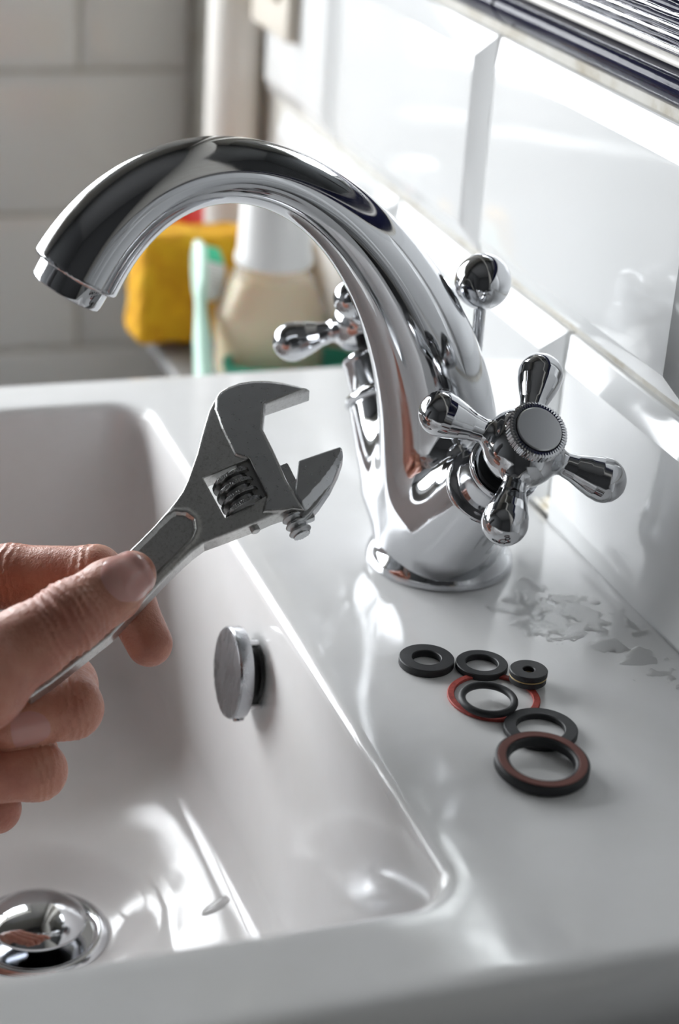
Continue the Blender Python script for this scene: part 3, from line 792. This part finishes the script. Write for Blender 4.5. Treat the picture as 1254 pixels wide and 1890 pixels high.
def hand_sdf(p, fold=True):
    th = smin(smin(jc(p, 't_tip', 't_nail'), jc(p, 't_nail', 't_ip'), 2.0), smin(jc(p, 't_ip', 't_pp'), jc(p, 't_pp', 't_mcp'), 4.0), 3.0)
    if fold:
        near = th < 4
        if near.any():
            q = p[near]
            th[near] += wrinkle(q, 't_ip', 't_pp', 0.15, 7.0, 2.6, 0.8) + wrinkle(q, 't_nail', 't_ip', 0.75, 5.0, 2.1, 0.35)
    ix = smin(smin(jc(p, 'i_mcp', 'i_pip'), jc(p, 'i_pip', 'i_dip'), 3.0), smin(jc(p, 'i_dip', 'i_mid'), jc(p, 'i_mid', 'i_tip'), 2.0), 3.0)
    md = smin(smin(jc(p, 'm_mcp', 'm_pip'), jc(p, 'm_pip', 'm_dip'), 3.0), jc(p, 'm_dip', 'm_tip'), 2.5)
    rg = smin(smin(jc(p, 'r_mcp', 'r_pip'), jc(p, 'r_pip', 'r_dip'), 3.0), jc(p, 'r_dip', 'r_tip'), 2.5)
    pk = smin(smin(jc(p, 'p_mcp', 'p_pip'), jc(p, 'p_pip', 'p_dip'), 3.0), jc(p, 'p_dip', 'p_tip'), 2.5)
    if fold:
        for arr, a, b in ((ix, 'i_pip', 'i_dip'), (md, 'm_dip', 'm_tip'), (rg, 'r_dip', 'r_tip')):
            near = arr < 4
            if near.any(): arr[near] += wrinkle(p[near], a, b, 0.0, 4.5, 2.4, 0.35)
        near = ix < 4
        if near.any(): ix[near] += wrinkle(p[near], 'i_pip', 'i_dip', 0.93, 3.0, 3.0, 0.3)
    palm = smin(jc(p, 't_cmc', 't_mcp'), jc(p, 'i_mcp', 'm_mcp'), 10)
    palm = smin(palm, smin(jc(p, 'm_mcp', 'r_mcp'), jc(p, 'r_mcp', 'p_mcp'), 6), 8)
    for k in ('i_mcp', 'm_mcp', 'r_mcp'):
        palm = smin(palm, jc(p, 'wrist_a', k), 8)
    palm = smin(palm, jc(p, 'wrist_b', 'p_mcp'), 8)
    palm = smin(palm, jc(p, 'wrist_a', 't_cmc'), 10)
    palm = smin(palm, jc(p, 'i_mcp', 't_mcp'), 8)
    fore = smin(capsule(p, J['wrist_a'][0], ELB, 21, 38), capsule(p, J['wrist_b'][0], ELB + np.array([0, 6, -14.0]), 19, 34), 10)
    palm = smin(palm, fore, 12)
    d = smin(ix, md, 0.8); d = smin(d, rg, 0.8); d = smin(d, pk, 0.8)
    d = smin(d, palm, 5.0)
    d = smin(d, th, 3.5)
    return d
allj = np.array([j[0] for j in J.values()] + [ELB])
hand_me = surface(hand_sdf, allj.min(0) - 45, allj.max(0) + 25, 1.0, 'person', iters=3)
person = link('person', hand_me, M['skin'])
tag(person, 'bare hand gripping the wrench handle between thumb and curled fingers', 'person')
M['sleeve'] = mat('grey_knit', (0.10, 0.10, 0.105), 0.9)  # added sleeve out of view, cuts the reddish bounce off the forearm
bump(M['sleeve'], noise(M['sleeve'], 600, 3), 0.6, 0.001)
SA = J['wrist_a'][0] + (ELB - J['wrist_a'][0]) * 0.22; SB = ELB + (ELB - J['wrist_a'][0]) * 0.12
sdir = (SB - SA) / np.linalg.norm(SB - SA)
def added_sleeve_sdf(p):
    d = capsule(p, J['wrist_a'][0], SB, 27, 47) + 0.9 * np.sin((p - SA) @ sdir * 0.13 + 0.09 * p[:, 1]) * np.sin(0.07 * p[:, 2] + 1)
    d = smax(d, -((p - SA) @ sdir), 3.0)
    return d
link('sleeve', surface(added_sleeve_sdf, np.minimum(SA, SB) - 55, np.maximum(SA, SB) + 55, 2.2, 'sleeve'), M['sleeve'], person)
def nail_mesh(name, tip, base, nrm_hint, c_frac, length, width, lift=0.35):
    tip = np.asarray(tip); base = np.asarray(base)
    ax_ = tip - base; L = np.linalg.norm(ax_); ax_ /= L
    nh = np.asarray(nrm_hint, float); nh -= (nh @ ax_) * ax_; nh /= np.linalg.norm(nh)
    sd_ = np.cross(ax_, nh); cen = base + ax_ * L * c_frac
    NU, NV = 22, 18; pts = []; edge = []
    for i in range(NU + 1):
        for j in range(NV + 1):
            u, v = i / NU * 2 - 1, j / NV * 2 - 1
            w = (1 - 0.12 * u * u) if u > 0 else (1 - 0.35 * u * u)
            pu = u * length / 2 * (1 - 0.13 * v * v * (1 if u > 0 else 1.6)); pv = v * width / 2 * w
            pts.append(cen + ax_ * pu + sd_ * pv + nh * 16); edge.append(max(abs(u) ** 6, abs(v) ** 6))
    pts = np.array(pts)
    for _ in range(40): pts = pts - nh * (hand_sdf(pts, False) * 0.8)[:, None]
    g = grad(lambda q: hand_sdf(q, False), pts); g /= np.linalg.norm(g, axis=1, keepdims=True)
    e = np.array(edge)[:, None]
    topv = pts + g * (lift * (1 - e) + 0.02 * e); lowv = pts - g * 0.5
    vs = np.concatenate([topv, lowv]); n1 = (NU + 1) * (NV + 1); fs = []
    idx = lambda i, j: i * (NV + 1) + j
    for i in range(NU):
        for j in range(NV):
            q = (idx(i, j), idx(i + 1, j), idx(i + 1, j + 1), idx(i, j + 1))
            fs.append(q); fs.append(tuple(n1 + k for k in reversed(q)))
    rim = [idx(0, j) for j in range(NV)] + [idx(i, NV) for i in range(NU)] + [idx(NU, j) for j in range(NV, 0, -1)] + [idx(i, 0) for i in range(NU, 0, -1)]
    for a, b in zip(rim, rim[1:] + rim[:1]): fs.append((a, b, n1 + b, n1 + a))
    me = mesh_of(name, vs, fs)
    bm = bmesh.new(); bm.from_mesh(me); bmesh.ops.recalc_face_normals(bm, faces=bm.faces); bm.to_mesh(me); bm.free()
    sharp_by_angle(me, 60); return me
tc_dir = CP - J['t_tip'][0]; tc_dir /= np.linalg.norm(tc_dir)
link('thumbnail', nail_mesh('thumbnail', J['t_tip'][0], J['t_nail'][0], tc_dir * 0.9 - CR[1] * 0.25 + CR[0] * 0.2, 0.42, 17.5, 15.6, 0.30), M['nail'], person)
link('fingernail', nail_mesh('fingernail', J['m_tip'][0], J['m_dip'][0], tc_dir * 0.9 + CR[1] * 0.35, 0.72, 12.0, 11.5, 0.12), M['nail'], person)

# ------------------------------------------------------------------ washers on the deck
def ring_mesh(ro, ri, t, ch=0.25, seg=72):
    return lathe([(ri, ch), (ri + ch, 0), (ro - ch, 0), (ro, ch), (ro, t - ch), (ro - ch, t), (ri + ch, t), (ri, t - ch)], seg, closed=True, sharp=30)
def deck_pt(px, py, z): return on_axis(px, py, 2, z)
def px_r(px, py, z, hw):
    return hw / F * float((deck_pt(px, py, z) - CP) @ CR[2])
def washer(name, px, py, hw, hole, t, mt, label, z0=0.05, tilt=None):
    c = deck_pt(px, py, z0 + t); r = px_r(px, py, z0 + t, hw)
    o = link(name, ring_mesh(r, r * hole, t), M[mt]); o.location = Vector((c[0], c[1], z0)) * S
    if tilt: o.rotation_euler = tilt
    tag(o, label, 'washer', 'loose seals lying on the basin deck'); return o, r, c
washer('flat_washer', 788, 1213, 51.5, 0.52, 2.6, 'rubber', 'black rubber washer with narrow hole, farthest left of the loose seals')
washer('flat_washer', 890, 1222.5, 48.5, 0.62, 2.2, 'rubber', 'black rubber washer between the leftmost washer and the small thick one')
c = deck_pt(976.5, 1237, 5.0); r3 = px_r(976.5, 1237, 5.0, 35.5)
tw = empty('tap_washer', (c[0], c[1], 1.15)); tag(tw, 'small thick two-layer black tap washer with pinhole, on the red ring', 'washer', 'loose seals lying on the basin deck')
link('lower_layer', ring_mesh(r3 * 0.97, r3 * 0.28, 2.0), M['rubber'], tw)
o = link('middle_layer', ring_mesh(r3 * 0.99, r3 * 0.28, 0.4, 0.08), M['tan'], tw); o.location.z = 2.0 * S
o = link('upper_layer', ring_mesh(r3, r3 * 0.30, 1.9), M['rubber'], tw); o.location.z = 2.4 * S
washer('fibre_ring', 912, 1284, 86.5, 0.845, 0.95, 'fibre', 'thin red fibre ring lying flat under the black o-ring')
c = deck_pt(901.5, 1291, 3.0); r5 = px_r(901.5, 1291, 3.0, 56)
tr = 1.2
orr = link('o_ring', lathe([(r5 - tr + tr * math.cos(t * math.pi / 8), tr * math.sin(t * math.pi / 8)) for t in range(16)], 72, closed=True, sharp=80), M['rubber'])
orr.location = Vector((c[0], c[1], 1.15 + tr)) * S; orr.rotation_euler = (math.radians(3.0), 0, 0); orr.location.z += 0.0006
tag(orr, 'round-section black o-ring lying inside the red fibre ring', 'o-ring', 'loose seals lying on the basin deck')
w5, rr5, c5 = washer('flat_washer', 999, 1341, 69.0, 0.65, 2.0, 'rubber', 'black rubber washer partly covered by the brown-faced ring')
# the largest ring leans on the one behind
t6 = 3.4; c6 = deck_pt(1001, 1405, 3.6); r6 = px_r(1001, 1405, 3.6, 89)
big = empty('sealing_ring', (c6[0], c6[1], 0.0)); tag(big, 'largest black sealing ring with a brown-red face, nearest of the seals', 'sealing ring', 'loose seals lying on the basin deck')
ang = math.asin(2.3 / (2 * r6)); 
big.rotation_euler = (ang, 0, 0); big.location.z = (r6 * math.sin(ang) + 0.05) * S
link('rubber_ring', ring_mesh(r6, r6 * 0.70, t6, 0.5), M['rubber'], big)
o = link('brown_face', ring_mesh(r6 * 0.94, r6 * 0.77, 0.5, 0.12), M['brown_ring'], big); o.location.z = (t6 - 0.25) * S

# ------------------------------------------------------------------ water on the basin
from mathutils import noise as mnoise
def water_film(name, x0, y0, nx, ny, step, cx, cy, rx, ry, rot, thr, label, seed, z=0.0):
    """thin film of water: islands with meniscus edges lying on the glaze"""
    hh = np.zeros((nx, ny))
    for i in range(nx):
        for j in range(ny):
            x, y = x0 + i * step, y0 + j * step
            u = ((x - cx) * math.cos(rot) + (y - cy) * math.sin(rot)) / rx; v = (-(x - cx) * math.sin(rot) + (y - cy) * math.cos(rot)) / ry
            q = Vector((x * 0.13 + seed, y * 0.13, seed * 0.37))
            k = mnoise.fractal(q, 0.9, 2.1, 4)
            hh[i, j] = (1.0 - (u * u + v * v)) * 0.55 + k * 0.9 - thr
    vs, fs, ids = [], [], {}
    def vid(i, j):
        if (i, j) not in ids:
            ids[(i, j)] = len(vs); t = max(hh[i, j], 0.0)
            vs.append((x0 + i * step, y0 + j * step, z + 0.02 + 0.20 * (1 - math.exp(-t * 5.0))))
        return ids[(i, j)]
    for i in range(nx - 1):
        for j in range(ny - 1):
            if max(hh[i, j], hh[i + 1, j], hh[i + 1, j + 1], hh[i, j + 1]) > 0 and min(hh[i, j], hh[i + 1, j], hh[i + 1, j + 1], hh[i, j + 1]) > -0.05:
                fs.append((vid(i, j), vid(i + 1, j), vid(i + 1, j + 1), vid(i, j + 1)))
    o = link(name, mesh_of(name, vs, fs), M['water']); tag(o, label, 'water'); return o
pa = deck_pt(1055, 1145, 0); pb_ = deck_pt(1185, 1222, 0)
water_film('water_puddle', pa[0] - 28, pa[1] - 34, 110, 136, 0.5, pa[0], pa[1], 17.0, 26.0, 0.35, 0.15, 'irregular thin film of water on the deck beside the tap base', 3.3)
water_film('water_puddle', pb_[0] - 14, pb_[1] - 20, 56, 80, 0.5, pb_[0], pb_[1], 9.0, 15.0, 0.3, 0.25, 'small patch of water by the wall, right of the larger film', 8.1)

from mathutils.bvhtree import BVHTree
bvh = BVHTree.FromPolygons([tuple(v.co) for v in bas_me.vertices], [tuple(q.vertices) for q in bas_me.polygons])
def drop(px, py, a_, b_, h_, rot, label):
    d = Vector(ray(px, py)).normalized(); loc, nrm, _, _ = bvh.ray_cast(Vector(CP * S), d)
    if loc is None: return
    e1 = Vector((math.cos(rot), math.sin(rot), 0)); e1 = (e1 - e1.dot(nrm) * nrm).normalized(); e2 = nrm.cross(e1)
    vs, fs = [], []; N = 28; lev = [(1.0, -0.15), (0.97, 0.25), (0.88, 0.58), (0.7, 0.84), (0.4, 0.97)]
    for sc_, zz in lev:
        for k in range(N):
            t = 2 * math.pi * k / N; w = 1 + 0.12 * math.sin(2 * t + 1) + 0.07 * math.sin(3 * t)
            q = loc / S + (e1 * a_ * math.cos(t) + e2 * b_ * math.sin(t)) * sc_ * w + nrm * zz * h_
            vs.append(tuple(q))
    for i in range(len(lev) - 1):
        for k in range(N): fs.append((i * N + k, i * N + (k + 1) % N, (i + 1) * N + (k + 1) % N, (i + 1) * N + k))
    fs.append(tuple((len(lev) - 1) * N + k for k in range(N)))
    tag(link('water_drop', mesh_of('water_drop', vs, fs), M['water']), label, 'water drop')
drop(398, 1672, 5.2, 2.6, 0.9, 0.25, 'flat water drop on the bowl floor near the waste')

# ------------------------------------------------------------------ things behind the basin
shelf_z = -32.0
sh = empty('corner_shelf', (8, 292, shelf_z - 8)); tag(sh, 'small grey wall shelf behind the basin carrying sponge and bottle', 'shelf')
link('shelf_board', box_mesh('shelf_board', (-34, -70, 0), (54.5, 58, 8), 2.5, 3), M['shelf'], sh)
link('bracket', box_mesh('bracket', (40, -50, -40), (54.5, -42, 0), 1), M['shelf'], sh)
link('bracket', box_mesh('bracket', (40, 40, -40), (54.5, 48, 0), 1), M['shelf'], sh)
def sponge_sdf(p):
    q = np.abs(p) - np.array([47.0, 14.0, 28.5]) + 5.0
    d = np.linalg.norm(np.maximum(q, 0), axis=1) + np.minimum(q.max(1), 0) - 5.0
    w = np.sin(p[:, 0] * .21 + 1) * np.sin(p[:, 2] * .17 + .5) * 0.7 + np.sin(p[:, 0] * .5) * np.cos(p[:, 1] * .45 + p[:, 2] * .4) * 0.3
    return d + w
sp = link('sponge', surface(sponge_sdf, (-54, -18, -36), (54, 18, 36), 1.2, 'sponge'), M['sponge'])
sp.location = Vector((10.5, 328, shelf_z + 29.4)) * S; sp.rotation_euler = (0, math.radians(3.0), math.radians(4))
tag(sp, 'yellow-orange bath sponge standing upright behind toothbrush and bottle', 'sponge')
# bottle
bx, by = 20.0, 272.0
bo = empty('bottle', (bx, by, shelf_z)); tag(bo, 'clear plastic bottle with tall white cap standing behind the tap', 'bottle')
def bottle_shell(rs):
    def f(p):
        x, y, z = p[:, 0], p[:, 1], p[:, 2]
        hw = np.interp(z, [0, 2, 33, 56, 60, 80], [27, 28, 28.2, 17.5, 14.5, 14.0]) - rs
        hd = np.interp(z, [0, 2, 33, 56, 60, 80], [17, 18, 18.2, 15, 14.5, 14.0]) - rs
        q = (np.abs(x / hw) ** 2.6 + np.abs(y / hd) ** 2.6) ** (1 / 2.6)
        return (q - 1) * hd
    return f
sh_o, sh_i = bottle_shell(0), bottle_shell(1.2)
def bottle_sdf(p):
    d = smax(sh_o(p), np.maximum(p[:, 2] - 68, 0.3 - p[:, 2]), 2.0)
    return smax(d, -np.maximum(sh_i(p), 2.0 - p[:, 2]), 0.5)
link('bottle_shell', surface(bottle_sdf, (-32, -22, -2), (32, 22, 78), 0.9, 'bottle_shell'), M['bottle'], bo)
def liq_sdf(p): return smax(bottle_shell(1.5)(p), np.maximum(p[:, 2] - 50, 2.6 - p[:, 2]), 0.6)
link('liquid', surface(liq_sdf, (-32, -22, 0), (32, 22, 62), 1.0, 'liquid'), M['liquid'], bo)
link('cap', lathe([(14.3, 57.5), (18.4, 57.5), (19.0, 58.2), (19.0, 61), (18.0, 63), (16.8, 100), (16.1, 101.6), (15, 102.2), (0, 102.2)], 56, sharp=30), M['cap'], bo)
# toothbrush leaning back onto the sponge
tb0 = np.array([-21.5, 240.0, shelf_z + 4.2]); tb1 = np.array([-9.5, 303.0, 28.0])
tb = empty('toothbrush', tuple(tb0)); tag(tb, 'mint green toothbrush standing bristles-up, leaning on the yellow sponge', 'toothbrush')
axb = tb1 - tb0; Lb = np.linalg.norm(axb); axb /= Lb
fb = np.array([0.85, 0.42, 0.0]); fb -= (fb @ axb) * axb; fb /= np.linalg.norm(fb); sb_ = np.cross(axb, fb)
def tb_sdf(p):
    s = p @ axb; u = p @ sb_; v = p @ fb
    hwid = np.interp(s, [0, 6, 30, 44, 52, 60, 70, 79, Lb - 3, Lb], [5.0, 5.6, 5.2, 3.4, 3.6, 6.0, 6.9, 6.2, 3.6, 1.5]); hth = np.interp(s, [0, 30, 48, 60, Lb], [4.2, 4.0, 2.9, 2.6, 2.4])
    return smax((np.sqrt((u / hwid) ** 2 + (v / hth) ** 2) - 1) * hth, np.maximum(-s, s - Lb), 2.5)
ext = np.stack([axb * Lb, np.zeros(3)])
link('handle', surface(tb_sdf, ext.min(0) - 9, ext.max(0) + 9, 0.7, 'toothbrush_handle'), M['mint2'], tb)
for nm, s0, s1, mt in (('bristles', 54, 72, 'bristle'), ('bristles', 72.5, Lb - 3.5, 'bristle_green')):
    vs, fs = [], []
    nu = max(2, int((s1 - s0) / 2.2))
    for i in range(nu):
        for j in range(4):
            sx = s0 + (i + .5) * (s1 - s0) / nu; rl = 1 - ((sx - 68.5) / 17.5) ** 2
            c = axb * sx + sb_ * (-3.9 + j * 2.6) * (0.45 + 0.55 * rl); b = len(vs)
            for hgt, r in ((1.5, 0.95), (7.0 + 5.0 * rl, 1.15)):
                for k in range(6):
                    t = k * math.pi / 3; vs.append(tuple(c + fb * hgt + (axb * math.cos(t) + sb_ * math.sin(t)) * r))
            for k in range(6): fs.append((b + k, b + (k + 1) % 6, b + 6 + (k + 1) % 6, b + 6 + k))
            fs.append(tuple(b + 6 + k for k in range(6)))
    link(nm, mesh_of(nm, vs, fs, False), M[mt], tb)
# green dish in front of the bottle
gd = link('soap_dish', lathe([(0, 1.2), (24, 1.2), (29, 4), (32, 11), (33.2, 11.6), (33.8, 11.0), (31, 3), (26, 0), (0, 0)], 64, sharp=50), M['green'])
gd.location = Vector((24, 252, shelf_z)) * S; gd.scale = (1.0, 0.5, 1.35)
tag(gd, 'green plastic soap dish in front of the bottle, just above the basin edge', 'soap dish')
# red capped tube behind the sponge
rt = empty('toothpaste_tube', (-3, 353, shelf_z)); tag(rt, 'red cap of a tube peeping over the top of the sponge', 'tube')
link('tube_cap', lathe([(0, 0.1), (9.5, 0.1), (10, 1), (9.4, 14), (9.0, 15)], 40), M['red'], rt)
link('tube_body', lathe([(8, 15), (10, 20), (9.8, 65), (8.5, 67.2), (0, 67.5)], 40), M['red'], rt)
# beige plate at the top of the tiled wall
pb = empty('wall_switch', (XW - 7.2, 392, 106)); tag(pb, 'beige wall switch plate on the tiles near the far corner', 'switch')
link('plate', box_mesh('plate', (-8, -34, 6), (0, 30, 96), 2.0, 3), M['beige'], pb)
link('rocker', box_mesh('rocker', (-11, -20, 24), (-8, 16, 78), 1.0, 2), M['beige'], pb)
